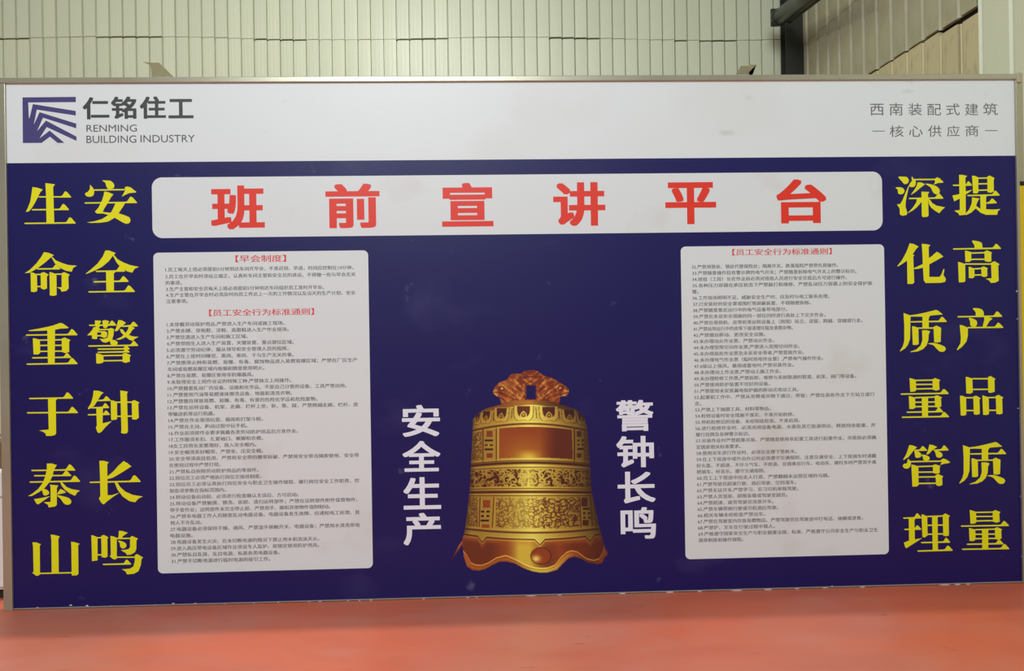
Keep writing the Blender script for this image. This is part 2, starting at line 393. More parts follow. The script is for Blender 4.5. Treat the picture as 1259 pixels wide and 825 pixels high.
def C3(ox, oy, sc, items, name, m, parent, **kw):
    for s, a, b, c, d in items:
        char(name, s, ox+a/sc, oy+b/sc, ox+c/sc, oy+d/sc, m, parent, **kw)
C3(180, 200, 2.737, [('班', 217, 77, 398, 225), ('前', 603, 71, 785, 220), ('宣', 994, 68, 1167, 215)], 'title_character', M['red'], title_plate, bold=0.030)
C3(640, 200, 2.737, [('讲', 110, 66, 285, 213), ('平', 487, 66, 658, 207), ('台', 861, 56, 1029, 204)], 'title_character', M['red'], title_plate, bold=0.030)
C3(470, 470, 3.3, [('安', 80, 92, 234, 220), ('全', 82, 238, 236, 362), ('生', 86, 385, 238, 515), ('产', 86, 530, 238, 660),
                   ('警', 948, 72, 1100, 198), ('钟', 950, 218, 1102, 345), ('长', 955, 362, 1108, 490), ('鸣', 967, 507, 1110, 635)], 'white_character', M['lettering'], board, bold=0.024)
C3(95, 110, 8.123, [('仁', 55, 78, 320, 298), ('铭', 338, 72, 592, 294), ('住', 625, 70, 885, 292), ('工', 910, 95, 1160, 288)], 'company_character', M['darkink'], board, bold=0.028, y=Y_P)
C3(1060, 115, 6.994, [('西', 68, 88, 186, 188), ('南', 234, 82, 350, 188), ('装', 398, 84, 514, 188), ('配', 560, 90, 678, 188), ('式', 722, 86, 838, 188), ('建', 884, 86, 998, 188), ('筑', 1040, 82, 1166, 186),
                      ('核', 236, 275, 356, 374), ('心', 402, 278, 520, 372), ('供', 566, 274, 682, 372), ('应', 728, 276, 838, 370), ('商', 888, 272, 1000, 368),
                      ('一', 86, 320, 196, 326), ('一', 1056, 316, 1164, 322)], 'slogan_character', M['thinink'], board, bold=-0.012, y=Y_P)
char('company_lettering', 'RENMING', 95+92/8.123, 110+352/8.123, 95+596/8.123, 110+422/8.123, M['ink'], board, bold=-0.004, y=Y_P)
char('company_lettering', 'BUILDING', 95+92/8.123, 110+460/8.123, 95+590/8.123, 110+534/8.123, M['ink'], board, bold=-0.004, y=Y_P)
char('company_lettering', 'INDUSTRY', 95+632/8.123, 110+454/8.123, 95+1175/8.123, 110+528/8.123, M['ink'], board, bold=-0.004, y=Y_P)

def polys(name, ps, m, parent, y):
    v = []; f = []
    for P in ps:
        P = np.asarray(P, float); X, Z = bxz(P[:, 0], P[:, 1]); k = len(v)
        v += [(a, y-len(f)*4e-6, b) for a, b in zip(X, Z)]
        for t in tessellate_polygon([[Vector((a, b, 0)) for a, b in zip(X, Z)]]):
            i, j, l = t
            ar = (X[j]-X[i])*(Z[l]-Z[i])-(X[l]-X[i])*(Z[j]-Z[i])
            f.append((k+i, k+j, k+l) if ar > 0 else (k+l, k+j, k+i))
    return link(name, mesh(name, v, f), m, parent)
LG = ['45,70 840,62 840,140 130,145 140,375 150,380 200,170 838,272 840,340 258,252 212,480 300,290 848,462 845,530 350,372 262,575 395,415 850,655 850,718 405,512 295,685 450,565 670,748 570,748 455,655 330,748 50,750']
polys('company_logo', [[(24+float(a)/12.13, 114+float(b)/12.13) for a, b in (q.split(',') for q in s.split())] for s in LG], M['logo'], board, Y_P)

# ---- yellow serif characters, stroke by stroke
GL = {
'生': 'P165,165 235,175 305,200 270,235 240,300 200,375 155,450 115,495 75,500 105,440 135,360 150,270;h245,298 690,298;h155,472 660,468;h55,657 750,650;P340,112 470,128 445,165 460,655 355,655 350,300',
'命': 'P320,110 385,120 455,150 410,185 330,255 230,330 130,388 60,395 130,350 220,260 280,180;P415,170 440,180 480,222 560,255 650,285 765,292 715,325 695,375 620,362 540,325 470,265;h225,337 540,335 110,45;P140,385 165,385 225,410 230,635 195,650 145,645;L225,412 285,412;P275,395 320,380 385,415 360,440 362,600 320,617 280,600;L220,575 280,575;P395,380 425,385 480,405 490,430 492,690 450,702 400,695;L480,408 570,408;P560,395 595,380 670,415 650,440 655,600 620,635 560,645 540,610 495,585 560,585',
'重': 'P105,235 250,210 370,185 450,165 540,132 575,140 655,195 640,205 540,210 470,225 365,235 250,240 130,243;h75,297 775,290;P365,200 470,200 465,685 375,690;P170,340 200,342 265,360 270,535 245,558 180,558;L260,365 570,360;L265,437 565,435;L265,517 565,513;P560,345 600,328 680,365 660,385 662,525 610,540 565,525;h160,605 690,597 110,48;h85,690 775,680',
'于': 'h120,220 715,212;h90,413 780,408;P375,215 510,215 480,245 485,690 470,712 420,725 350,725 340,690 300,665 255,652 320,645 385,640',
'泰': 'h95,203 690,195;h130,274 635,270 130,55;h70,360 755,347;P305,110 370,108 440,130 420,160 400,200 380,280 340,360 270,445 190,500 100,548 50,548 110,515 190,450 250,370 285,280 305,180;P485,360 510,362 570,425 640,455 750,475 715,500 685,545 620,515 550,465 505,410;P345,395 460,405 440,440 440,665 415,690 330,702 320,665 265,635 300,628 355,630 355,420;S240,455 300,462 335,495 325,525 290,540 260,530;P490,452 530,470 565,500 510,515 440,530 460,490;P130,590 230,575 355,548 290,590 190,660 165,650;S440,540 520,550 600,575 635,615 620,655 570,665 530,640 490,585',
'山': 'P110,240 160,240 225,265 208,285 212,660 205,680 180,692 155,688 105,650 125,640 118,300;P355,135 400,138 480,160 460,190 465,655 370,655 365,200;P632,232 670,235 748,258 728,280 732,665 710,685 645,688 640,660 636,300;L200,660 640,650',
'安': 'S285,100 340,98 400,105 440,145 445,185 420,210 370,215 340,180 325,130;S120,160 150,190 172,225 172,275 150,310 100,318 60,300 55,270 90,250 115,210;L165,228 590,222;P590,190 620,180 665,190 745,252 735,262 650,268 600,290 548,318 575,270 595,230;h45,403 755,395 150,68;P310,248 360,255 435,285 400,330 360,400 310,480 290,525 400,535 500,540 590,570 650,595 668,640 650,675 610,685 560,665 450,600 380,570 300,545 210,545 185,520 230,470 280,370 305,290;P465,400 600,395 560,460 500,550 440,610 360,655 250,670 130,672 75,665 180,650 280,620 360,570 410,520 450,440',
'全': 'P325,88 375,88 465,122 420,170 370,235 280,310 180,360 70,405 60,400 130,345 220,265 290,170;P425,150 445,150 490,205 570,250 660,285 780,310 720,335 690,388 620,370 540,320 480,255;h195,370 595,365 130,55;h165,512 640,503 130,58;h95,648 725,640 150,70;P335,370 470,370 440,400 442,645 340,650',
'警': 'h105,165 475,160 110,50;P185,100 255,100 270,115 250,140 250,185 235,195 195,190 185,150;P285,100 330,95 380,110 365,130 360,180 330,205 300,195 290,150;P165,190 220,190 255,210 235,240 215,265 215,345 195,352 145,345 145,300 110,300 80,300 120,260 150,225;L230,225 380,220;P365,215 400,200 445,215 440,245 435,300 415,365 370,385 330,400 290,390 245,345 300,350 355,330 365,280;P270,250 310,240 350,260 345,320 310,335 270,320;L215,252 280,252;L215,305 280,305;P500,95 545,97 605,130 570,160 545,175 520,200 490,240 450,245 475,190;h540,178 765,170 110,45;P640,165 725,200 690,230 650,290 590,330 520,360 465,355 540,325 600,270 635,215;P520,215 560,220 590,260 640,295 700,315 775,320 720,350 700,375 650,360 590,310 540,265;S395,370 440,362 485,385 490,415 460,435 420,435 395,410;h95,445 770,435 110,50;h220,487 655,483 90,42;h220,530 655,523 90,30;P200,545 235,548 300,570 302,650 290,672 240,683 205,678;L295,575 570,570;L295,645 570,640;P560,550 600,537 675,572 655,590 658,655 600,673 560,660',
'钟': 'P135,112 200,115 268,140 230,175 190,245 140,320 70,365 55,355 100,280 125,190;h180,248 365,243 110,45;h100,345 345,340 100,48;h55,440 355,433 100,42;P170,345 260,345 255,555 380,525 300,600 240,670 205,688 185,670 165,615 178,580;P365,245 400,248 450,265 452,490 440,505 375,512 370,480;L445,270 660,268;L450,460 655,458;P495,110 600,128 585,150 598,660 585,690 540,695 505,685 510,640;P640,260 685,240 755,275 738,290 745,480 710,505 655,500 650,290',
'长': 'P212,105 270,105 340,125 318,150 322,570 380,570 485,535 400,590 320,650 270,695 240,675 205,615 225,580 220,300;P540,108 590,135 645,180 520,260 400,330 315,355 315,320 400,250 470,170;h80,396 770,382 155,72;P415,390 450,390 490,455 560,520 660,565 800,588 740,615 695,665 620,650 530,590 460,500',
'鸣': 'P80,165 110,170 165,192 165,505 90,515 85,300;L160,200 225,198;P215,175 250,160 312,195 297,215 300,455 265,470 220,460 215,220;L165,430 220,430;P340,175 375,180 425,200 425,480 400,493 370,485 330,450 345,430;L425,210 620,208;P455,105 500,108 575,132 540,155 505,180 490,215 440,215 450,170;S440,240 490,245 545,275 555,310 530,340 490,340 470,310 465,270;P605,195 630,175 712,210 692,235 690,350 670,395 620,425 565,432 540,400 480,368 530,362 580,355 605,330;L425,462 690,462;P670,435 700,420 780,465 760,490 750,570 720,650 660,685 565,695 545,655 495,625 600,618 650,590 670,510;h235,560 620,553 110,48',
'深': 'S105,118 160,112 220,120 245,165 225,205 185,212 155,180;S65,262 110,255 160,265 187,300 170,340 130,352 100,335 95,290;P270,190 235,290 205,440 200,520 225,600 215,630 160,642 125,625 120,540 85,490 130,480 160,430 200,330 235,250;S285,110 310,140 335,150 338,210 320,245 280,255 250,235 265,195 285,170;L330,152 600,150;P590,150 625,120 660,135 715,185 700,195 640,198 580,222 600,185;P365,190 410,190 465,215 400,265 330,325 270,360 320,290 350,240;S470,210 540,215 620,245 660,290 655,335 610,350 570,320 540,260;h245,408 712,402 120,55;P415,315 520,320 503,350 512,640 495,655 435,660 420,640;P355,408 430,408 420,450 350,530 290,575 225,610 300,530 345,460;P505,408 530,425 560,470 620,505 735,528 700,555 655,608 600,575 545,530 515,480',
'化': 'P235,100 290,110 355,145 320,180 275,250 300,262 283,280 297,630 275,650 205,650 200,335 140,375 75,415 70,405 130,330 190,220;P398,108 460,112 515,125 492,150 495,300 540,270 600,215 640,235 690,280 600,330 500,385 500,555 640,555 665,520 690,450 705,450 692,530 725,580 715,620 660,635 450,638 425,600 415,430 350,445 285,450 285,440 340,415 412,380 405,200',
'质': 'P130,130 155,140 215,160 225,170 218,480 190,560 150,610 90,648 80,645 120,580 140,510 140,300;P215,162 330,145 450,118 570,88 600,100 662,150 600,155 490,165 470,200 472,335 385,335 385,180 300,178 220,180;h225,250 715,243 120,52;P245,310 270,310 330,330 335,550 310,562 255,562;L325,335 550,333;P535,318 575,300 638,330 632,520 590,530 545,525;P380,365 440,362 490,378 470,420 465,500 440,570 390,620 320,650 225,660 220,655 300,625 360,570 385,500;S460,545 540,535 630,560 690,590 698,625 670,652 620,650 580,615 530,565',
'量': 'P200,108 225,112 285,132 290,275 265,290 210,293;L285,140 520,135;L285,195 520,193;L285,255 520,250;P510,125 545,107 617,135 600,155 605,265 560,278 515,265;h80,325 730,315 120,50;P190,350 215,355 275,372 278,510 245,527 198,525;L275,373 550,365;L275,435 550,432;L275,495 550,490;P540,350 575,340 640,370 625,385 630,490 590,510 545,500;P365,365 450,365 450,630 370,630;h160,570 655,562 110,48;h95,638 735,628 125,52',
'管': 'P165,100 215,108 270,130 230,165 195,210 150,265 90,302 80,298 120,230 145,160;h230,172 405,170 110,45;S235,180 280,185 320,215 322,255 290,272 250,268 240,230;P435,95 480,100 540,125 500,155 470,175 430,220 390,228 410,190 425,140;h490,172 695,165 110,50;S510,180 560,185 605,215 610,250 575,272 535,262 520,220;S330,230 390,238 435,265 430,300 390,315 355,300 345,260;S145,290 170,310 185,335 175,390 140,418 95,412 75,380 95,355 130,345;L180,325 595,318;P590,300 625,282 660,295 715,330 700,345 640,352 580,370 600,335;P190,365 220,368 285,388 288,640 265,660 205,662;L280,392 490,385;L285,467 490,465;L285,533 525,530;L285,620 530,617;P480,375 515,360 585,385 572,405 575,475 540,490 485,480;P515,510 555,492 622,525 608,545 610,640 570,655 528,645',
'理': 'h70,187 320,182 110,50;h85,340 315,335 100,40;P145,187 240,187 222,215 228,475 330,455 230,520 110,595 95,575 80,518 150,490;P318,135 350,142 395,165 400,420 360,450 330,440;L390,165 615,158;P460,160 555,160 535,180 540,625 470,632;L395,285 610,280;L400,405 610,400;P605,145 640,122 702,158 685,175 688,420 655,432 612,425;h310,518 705,510 100,48;h262,632 740,620 120,52',
'提': 'P155,110 200,110 265,125 240,150 245,335 335,310 300,340 245,375 245,620 235,650 160,658 145,630 90,595 165,585 165,430 90,468 80,440 65,390 160,370;h70,252 330,248 90,42;P330,122 370,125 415,145 415,345 395,362 345,360;L410,155 545,153;L410,232 540,230;L415,318 540,315;P535,135 570,120 635,155 622,175 625,335 590,352 540,345;h265,390 705,382 110,48;P440,385 540,388 520,410 520,575 620,580 715,572 680,600 670,650 520,650 450,625 380,565 320,620 260,650 225,650 290,580 325,500 330,415 430,430 400,480 385,530 445,570;h520,492 665,485 115,45',
'高': 'S310,90 370,92 430,110 447,150 440,195 350,195 340,150;h50,200 700,190 120,50;P212,222 240,225 297,242 298,355 270,373 218,372;L290,255 480,250;L295,340 480,338;P475,235 510,218 580,248 568,262 570,365 530,375 480,362;P118,375 150,380 215,405 218,635 190,650 130,650;L210,403 580,403;P565,385 610,365 680,405 662,425 668,630 620,655 560,658 540,625 490,600 572,595;P262,440 290,445 340,465 340,580 310,597 265,590;L335,468 440,463;L335,552 440,550;P430,450 465,435 522,460 512,475 515,565 480,580 440,570',
'产': 'S308,92 370,88 430,105 455,145 445,195 355,195 345,140;h100,203 705,195 125,55;S255,220 300,225 355,255 365,300 345,335 300,338 275,315 270,265;P455,200 520,205 575,228 530,265 490,335 440,345 450,290 465,240;h235,350 720,345 125,52;P130,315 165,318 240,350 240,460 220,540 160,610 100,655 90,650 140,560 145,480',
'品': 'P190,125 220,128 280,148 285,335 250,353 198,348;L280,150 500,150;L280,295 495,293;P490,128 525,113 595,155 578,165 582,325 530,342 495,335;P112,380 145,380 195,402 198,635 165,650 122,645;L190,407 300,407;L195,580 300,580;P292,392 330,378 392,415 375,430 380,625 340,638 300,630;P415,375 450,385 500,400 505,625 475,640 425,637;L500,405 605,403;L505,577 610,577;P595,383 635,368 700,405 683,420 688,620 650,632 605,625',
}
PLACE = [('生', 25, 215), ('命', 25, 300), ('重', 25, 385), ('于', 25, 470), ('泰', 30, 560), ('山', 30, 645),
         ('安', 100, 213), ('全', 100, 300), ('警', 100, 385), ('钟', 103, 470), ('长', 103, 557), ('鸣', 105, 643),
         ('深', 1095, 207), ('化', 1097, 290), ('质', 1099, 373), ('量', 1100, 455), ('管', 1103, 538), ('理', 1104, 620),
         ('提', 1165, 205), ('高', 1167, 288), ('产', 1168, 371), ('品', 1170, 452), ('质', 1172, 535.4), ('量', 1174, 617.3)]
def catmull(P, n=5):
    P = np.asarray(P, float); m = len(P); out = []
    for i in range(m):
        a, b, c, d = P[i-1], P[i], P[(i+1) % m], P[(i+2) % m]
        for k in range(n):
            t = k/n; out.append(0.5*((2*b)+(c-a)*t+(2*a-5*b+4*c-d)*t*t+(3*b-a-3*c+d)*t**3))
    return out
for ch, ox, oy in PLACE:
    ps = []
    for op in GL[ch].split(';'):
        q = [tuple(map(float, p.split(','))) for p in op[1:].split()]
        if op[0] == 'P': ps.append(q)
        elif op[0] == 'S': ps.append(catmull(q))
        else:
            (xa, ya), (xb, yb) = q[:2]; t = 9
            if op[0] == 'L': ps.append([(xa, ya-t), (xb, yb-t), (xb, yb+t), (xa, ya+t)])
            else:
                sw, sh = q[2] if len(q) > 2 else (140, 65)
                ps.append([(xa, ya-t+3), (xa+14, ya-t), (xb-sw, yb-t), (xb-0.85*sw, yb-t-0.2*sh), (xb-0.68*sw, yb-t-0.8*sh), (xb-0.6*sw, yb-t-sh), (xb-0.52*sw, yb-t-sh), (xb-0.4*sw, yb-t-0.85*sh), (xb, yb), (xb-5, yb+t), (xa+14, ya+t), (xa, ya+t-6)])
    polys('yellow_character', [[(ox+a/11, oy+b/11) for a, b in P] for P in ps], M['yellow'], board, Y_P)

# ---- small print
def X1(x): return 195+x/4.842
LEFT_A = [('1.员工每天上班必须提前5分钟到达车间开早会，不准迟到、早退，时间应控制在10分钟。', 40, 1160, 331.7), ('2.员工在开早会时须站立端正，认真听车间主管和安全员的讲话，不得做一些与早会无关', 40, 1172, 340.2),
 ('的事项。', 42, 138, 348), ('3.生产主管和安全员每天上班必须提前5分钟到达车间组织员工准时开早会。', 44, 985, 355.6),
 ('4.生产主管在开早会时必须及时向员工传达上一天的工作情况以及当天的生产计划、安全', 44, 1172, 363), ('注意事项。', 45, 175, 370.6)]
LEFT_B = [('1.未穿戴劳动保护用品,严禁进入生产车间或施工现场。', 48, 750), ('2.严禁赤膊、穿拖鞋、凉鞋、高跟鞋进入生产作业现场。', 48, 775), ('3.严禁饮酒进入生产车间和施工区域。', 48, 530),
 ('4.严禁带陌生人进入生产装置、关键装置、重点部位区域。', 48, 805), ('5.必须遵守劳动纪律，服从领导和安全管理人员的指挥。', 48, 775), ('6.严禁在上班时间睡觉、离岗、串岗、干与生产无关的事。', 48, 805),
 ('7.严禁携带火种和易燃、易爆、有毒、腐蚀物品进入易燃易爆区域；严禁在厂区生产', 50, 1183), ('车间或易燃易爆区域内吸烟和随意使用明火。', 54, 630), ('8.严禁在易燃、易爆区使用非防爆器具。', 52, 565),
 ('9.未取得安全上岗作业证的特殊工种,严禁独立上岗操作。', 52, 790), ('10.严禁擅意乱动厂内设备、设施和化学品、不是自己分管的设备、工具严禁动用。', 55, 1120), ('11.严禁使用汽油等易燃液体擦洗设备、地面和清洗衣物。', 55, 795),
 ('12.严禁擅自排放易燃、易爆、有毒、有害的危险化学品和危险废物。', 55, 945), ('13.严禁在运转设备、机架、走廊、栏杆上坐、卧、靠、踩，严禁跨越走廊、栏杆、皮', 55, 1188), ('带输送机等运行机器。', 57, 335),
 ('14.严禁在作业现场玩耍、嬉闹和打架斗殴。', 60, 622), ('15.严禁在主动、跑动过程中玩手机。', 60, 530), ('16.作业前须按作业要求佩戴各类劳动防护用品后方准作业。', 62, 830), ('17.工作服须系扣、扎紧袖口、裤脚和衣襟。', 62, 622),
 ('18女工应将长发整理好、放入安全帽内。', 62, 582), ('19.安全帽须系好帽带、严禁坐、压安全帽。', 62, 622), ('20.安全带须高挂低用、严禁将安全带的腰带拆破、严禁将安全带当绳索使用、安全带', 62, 1193), ('在使用过程中严禁打结。', 63, 370),
 ('21.严禁私自拆除劳动防护用品的零部件。', 64, 595), ('22.岗位员工必须严格执行岗位交接班制度。', 64, 612), ('23.岗位员工必须认真执行岗位安全与职业卫生操作规程、履行岗位安全工作职责、控', 65, 1195), ('制各项参数在指标范围内。', 66, 402),
 ('24.转动设备启动前、必须进行检查确认无误后、方可启动。', 66, 834), ('25.转动设备严禁触摸、擦洗、拆卸、清扫运转部件；严禁在运转部件附件保管物件、', 66, 1185), ('带手套作业；运转部件未完全停止前、严禁用手、脚和其他物件强制制动。', 68, 1024),
 ('26.严禁非电器工作人员随意乱动电器设备、电器设备发生故障、应通知电工处理、其', 68, 1197), ('他人不许乱动。', 70, 258), ('27.电器设备必须保持干燥、通风、严禁湿手接触开关、电器设备；严禁用水清洗带电', 70, 1198), ('电器设施。', 70, 203),
 ('28.电器设备发生火灾、在未切断电源的情况下禁止用水和泡沫灭火。', 72, 957), ('29.进入高压带电设备区域作业须设专人监护、按规定使用防护用具。', 72, 957), ('30.严禁私自乱接、乱拉电源、私装各类电器设备。', 75, 722), ('31.严禁不切断电源进行临时电源的接引工作。', 77, 665)]
for s, a, b, y in LEFT_A: line('text_line', s, X1(a), X1(b), y, M['ink'], left_panel)
for i, (s, a, b) in enumerate(LEFT_B): line('text_line', s, X1(a), X1(b), 399.2+i*(690.2-399.2)/37, M['ink'], left_panel)
line('panel_heading', '【早会制度】', 289.5, 351.8, 318.4, M['dimred'], left_panel, em=9.2, bold=0.014, res=2)
line('panel_heading', '【员工安全行为标准通则】', 257, 386.2, 384.9, M['dimred'], left_panel, em=8.8, bold=0.014, res=2)
def X2(x): return 840+x/5.036
RIGHT_A = [('32.严禁用铁丝、铜丝代替保险丝；隔离开关、跌落保险严禁带负荷操作。', 52, 958), ('33.严禁随意操作挂有警示牌的电气开关；严禁随意拆除电气开关上的警示标识。', 55, 1072), ('34.班组（工段）长在作业前必须对班组人员进行安全交底后方可进行操作。', 55, 1013),
 ('35.各种压力容器在承压状态下严禁敲打和维修、严禁乱动压力容器上的安全保护装', 57, 1170), ('置。', 55, 97), ('36.工作现场照明不足、威胁安全生产时、应及时与电工联系处理。', 57, 905), ('37.已安装好的安全罩或围栏等屏蔽装置、不得随便拆除。', 60, 790),
 ('38.严禁随意靠近运行中的电气设备带电部分。', 60, 643), ('39.严禁在未设安全措施的同一部位同时进行高处上下交叉作业。', 62, 880), ('40.严禁在卷扬机、皮带机等运转设备上（周围）站立、逗留、跨越、穿越或行走。', 62, 1110), ('41.严禁站到运行中的皮带下部清理托辊及滚筒杂物。', 62, 678),
 ('42.严禁擅自移动、更改安全设施。', 62, 507), ('43.未办理动火作业票、严禁动火作业。', 62, 563), ('44.未办理受限空间作业票,严禁进入受限空间作业。', 64, 720), ('45.未办理高处作业票及未系安全带者,严禁登高作业。', 64, 747),
 ('46.未办理电气作业票（临时用电作业票）,严禁电气操作作业。', 66, 866), ('47.6级以上强风、暴雨或雷电时,严禁吊装作业。', 66, 684), ('48.未办理动土作业票,严禁动土施工作业。', 66, 606), ('49.未办理检修工作票,严禁拆卸、维修与系统联通的管道、机泵、阀门等设备。', 66, 1070),
 ('50.严禁使用防护装置不完好的设备。', 68, 537), ('51.严禁使用未安装漏电保护器的移动式电动工具。', 68, 713), ('52.起重机工作中、严禁从吊臂或吊物下通过、停留；严禁在高处作业下方站立或行', 68, 1185), ('走。', 72, 113)]
RIGHT_B = [('53.严禁上下抛掷工具、材料等物品。', 48, 517), ('54.检修设备时安全措施不落实、不准开始检修。', 50, 662), ('55.停机检修后的设备、未经彻底检查、不准启用。', 50, 697), ('56.进行检修作业时、必须关闭设备电源、水源及其它能源供应、释放残余能量、并', 50, 1165),
 ('履行挂牌及各种警示标识。', 52, 386), ('57.吊装作业时严禁超重吊装、严禁随意使用非起重工具进行起重作业、吊装前必须确', 52, 1168), ('定国家相关标准要求。', 55, 330), ('58.使用吊车进行作业时、必须在支撑下垫枕木。', 57, 676),
 ('59.在上下班途中或外出办公时必须遵守交通规则、注意交通安全、上下班骑车时请戴', 57, 1170), ('好头盔、不超速、不开斗气车、不抢道、在骑乘自行车、电动车、摩托车时严禁双手离', 57, 1170), ('把骑车、听音乐、遵守交通规则。', 58, 482), ('60.员工上下班途中应走人行道、严禁翻越未运营区域的马路。', 60, 880),
 ('61.严禁驾驶员超速行驶、酒后驾驶、空挡溜车。', 60, 674), ('62.严禁无证开车,严禁学习、实习司机单独驾驶。', 60, 687), ('63.严禁人货混装、超限装载或驾驶室超员。', 62, 620), ('64.严禁超速、疲劳驾驶员违章开车。', 62, 534), ('65.严禁车辆带病行驶或司机酒后驾驶。', 63, 563),
 ('66.相关车辆未经检查严禁出车。', 64, 482), ('67.严禁在驾驶室内存放易燃物品、严禁驾驶员在驾驶途中打电话、抽烟或进食。', 65, 1087), ('68.严禁铲、叉车在行驶过程中载人。', 65, 542), ('69.严格遵守国家安全生产与职业健康法规、标准、严格遵守公司安全生产与职业卫生', 68, 1180), ('规章制度和操作规程。', 70, 347)]
for i, (s, a, b) in enumerate(RIGHT_A): line('text_line', s, X2(a), X2(b), 328.3+i*(664.4-328.3)/44, M['ink'], right_panel)
for i, (s, a, b) in enumerate(RIGHT_B): line('text_line', s, X2(a)+5, X2(b)+5, 328.3+(i+23)*(664.4-328.3)/44, M['ink'], right_panel)
line('panel_heading', '【员工安全行为标准通则】', 900.2, 1022.6, 310.4, M['dimred'], right_panel, em=8.6, bold=0.014, res=2)

# ---- peeling white flecks along the lower and right edges of the print
ch = MB()
for px, py, wpx, hpx in [(46, 747, 4, 1.2), (87, 744, 4, 1.6), (107, 744.6, 4, 2), (136, 745, 3, 1.2), (190, 743.6, 4, 1.2), (213, 741.8, 4, 1.2), (240, 742, 5, 1.6), (276, 742.4, 3, 1), (312, 741.6, 3, 1.2), (342, 741, 3, 1.6), (380, 740.5, 4, 1.2),
    (393, 742, 6, 1.2), (428, 739.8, 3, 1.4), (442, 739.5, 3, 1.6), (456, 739, 4, 1.6), (521, 737.6, 4, 1.6), (575, 739, 4, 1.4), (586, 735.5, 4, 1), (652, 734.4, 15, 1.4), (688, 734, 6, 1.2), (765, 730.8, 9, 2), (823, 727.6, 11, 2.2),
    (860, 728, 6, 1.6), (905, 726, 16, 1.8), (944, 726, 10, 2.4), (980, 724.4, 6, 1.2), (1014, 725, 8, 1), (1023, 720.6, 2, 1.4), (1060, 722.6, 7, 1.2), (1161, 720.4, 16, 1.2), (1177, 723, 8, 1.6), (1190, 719.6, 6, 1.2),
    (1249.8, 358, 2, 2), (1250.5, 392, 1.4, 1.4), (1251.5, 502, 2, 1.2), (1253.5, 518, 1.2, 1.6), (1254.5, 577, 1.2, 1.6), (1254.5, 610, 1.2, 1.2), (1256, 684, 1.2, 2)]:
    py = min(py, 750.45-(px-17.5)*0.02662-1.3)
    X, Z = bxz([px-wpx/2, px-wpx*0.1, px+wpx/2, px+wpx*0.2], [py, py+hpx*0.5, py+hpx*0.2, py-hpx*0.5])
    ch.prism([(float(a), float(b)) for a, b in zip(X, Z)], Y_P-0.0002, Y_F)
o = ch.build('peeled_flecks', M['chip'], board); o['kind'] = 'stuff'
MB().box(-HWB, HWB, -0.0016, -0.0002, 0.0045, 0.0095).build('lower_edge_strip', M['back'], board)

# ---- the printed bell
def poly_mask(P, X, Y):
    P = np.asarray(P, float); ins = np.zeros(X.shape, bool); j = len(P)-1
    for i in range(len(P)):
        xi, yi = P[i]; xj, yj = P[j]
        if yi != yj:
            c = ((yi > Y) != (yj > Y)) & (X < (xj-xi)*(Y-yi)/(yj-yi)+xi); ins ^= c
        j = i
    return ins
def vnoise(X, Y, s, seed):
    r = np.random.default_rng(seed).random((97, 97)); a = X/s; b = Y/s; i = np.floor(a).astype(int); j = np.floor(b).astype(int)
    u = a-i; v = b-j; u = u*u*(3-2*u); v = v*v*(3-2*v); i %= 96; j %= 96
    return (r[j, i]*(1-u)+r[j, i+1]*u)*(1-v)+(r[j+1, i]*(1-u)+r[j+1, i+1]*u)*v
st = 0.5
gx = np.arange(552, 752, st); gy = np.arange(452, 708, st)
X, Y = np.meshgrid(gx, gy)
LS = [(497, 616), (502, 597), (509, 586), (515, 581.5), (524.5, 581), (545, 580), (567, 579), (600, 577.4), (627, 574.5), (652, 571.3), (664, 568), (679, 561.5), (687, 555)]
RS = [(496, 688), (503, 709), (512, 718.5), (524.5, 722), (545, 724), (567, 725.5), (603, 727.6), (621, 731.5), (646, 736.7), (658, 740), (673, 744), (679, 747), (687, 749)]
xl = np.interp(Y, [a for a, b in LS], [b for a, b in LS]); xr_ = np.interp(Y, [a for a, b in RS], [b for a, b in RS])
rim = [(555, 686.7), (563, 676), (567.5, 667), (569, 676), (570, 685), (574, 697), (580.7, 701), (588.7, 702), (596.7, 700), (606, 694.7), (614, 691), (623, 690.7), (632.7, 693), (643, 698.7), (654, 702.7), (664, 704.4), (674, 704),
       (684.7, 701), (692.7, 693), (699, 686.7), (706, 684.7), (714, 687), (723, 692), (735, 694), (740.7, 692.7), (743, 686.7), (748.7, 680)]
yb = np.interp(X, [a for a, b in rim], [b for a, b in rim])
body = (Y > 497) & (X > xl) & (X < xr_) & (Y < yb)
body |= poly_mask([(616, 498), (620, 494.5), (632, 492.5), (660, 492.3), (680, 494), (688, 497)], X, Y)
body |= poly_mask([(554, 688), (557, 683), (564.5, 669), (568.5, 664), (568.5, 669), (562, 680), (557, 686.5)], X, Y)
hd = [(616.3, 497), (613.7, 489.4), (607, 485), (606, 481), (607, 477), (613.7, 469.8), (623, 466.7), (627, 460.5), (633, 459), (639.6, 459.5), (643.7, 456.4), (649, 454.8), (656, 454.6), (662, 456.4), (668.5, 461.5), (677.8, 464), (687, 469.3), (695.3, 474), (700, 479), (699, 484), (697, 487.2), (689, 487.8), (688, 497)]
hand = poly_mask(hd, X, Y) & ~((X > 647) & (X < 658.4) & (Y > 474) & (Y < 491)) & ~body
t = (X-(xl+xr_)/2)/np.maximum((xr_-xl)/2, 1)
t = np.clip(t, -1, 1)
def G(c): return np.array(c, float)
def mixc(a, b, k): return a*(1-k[..., None])+b*k[..., None]
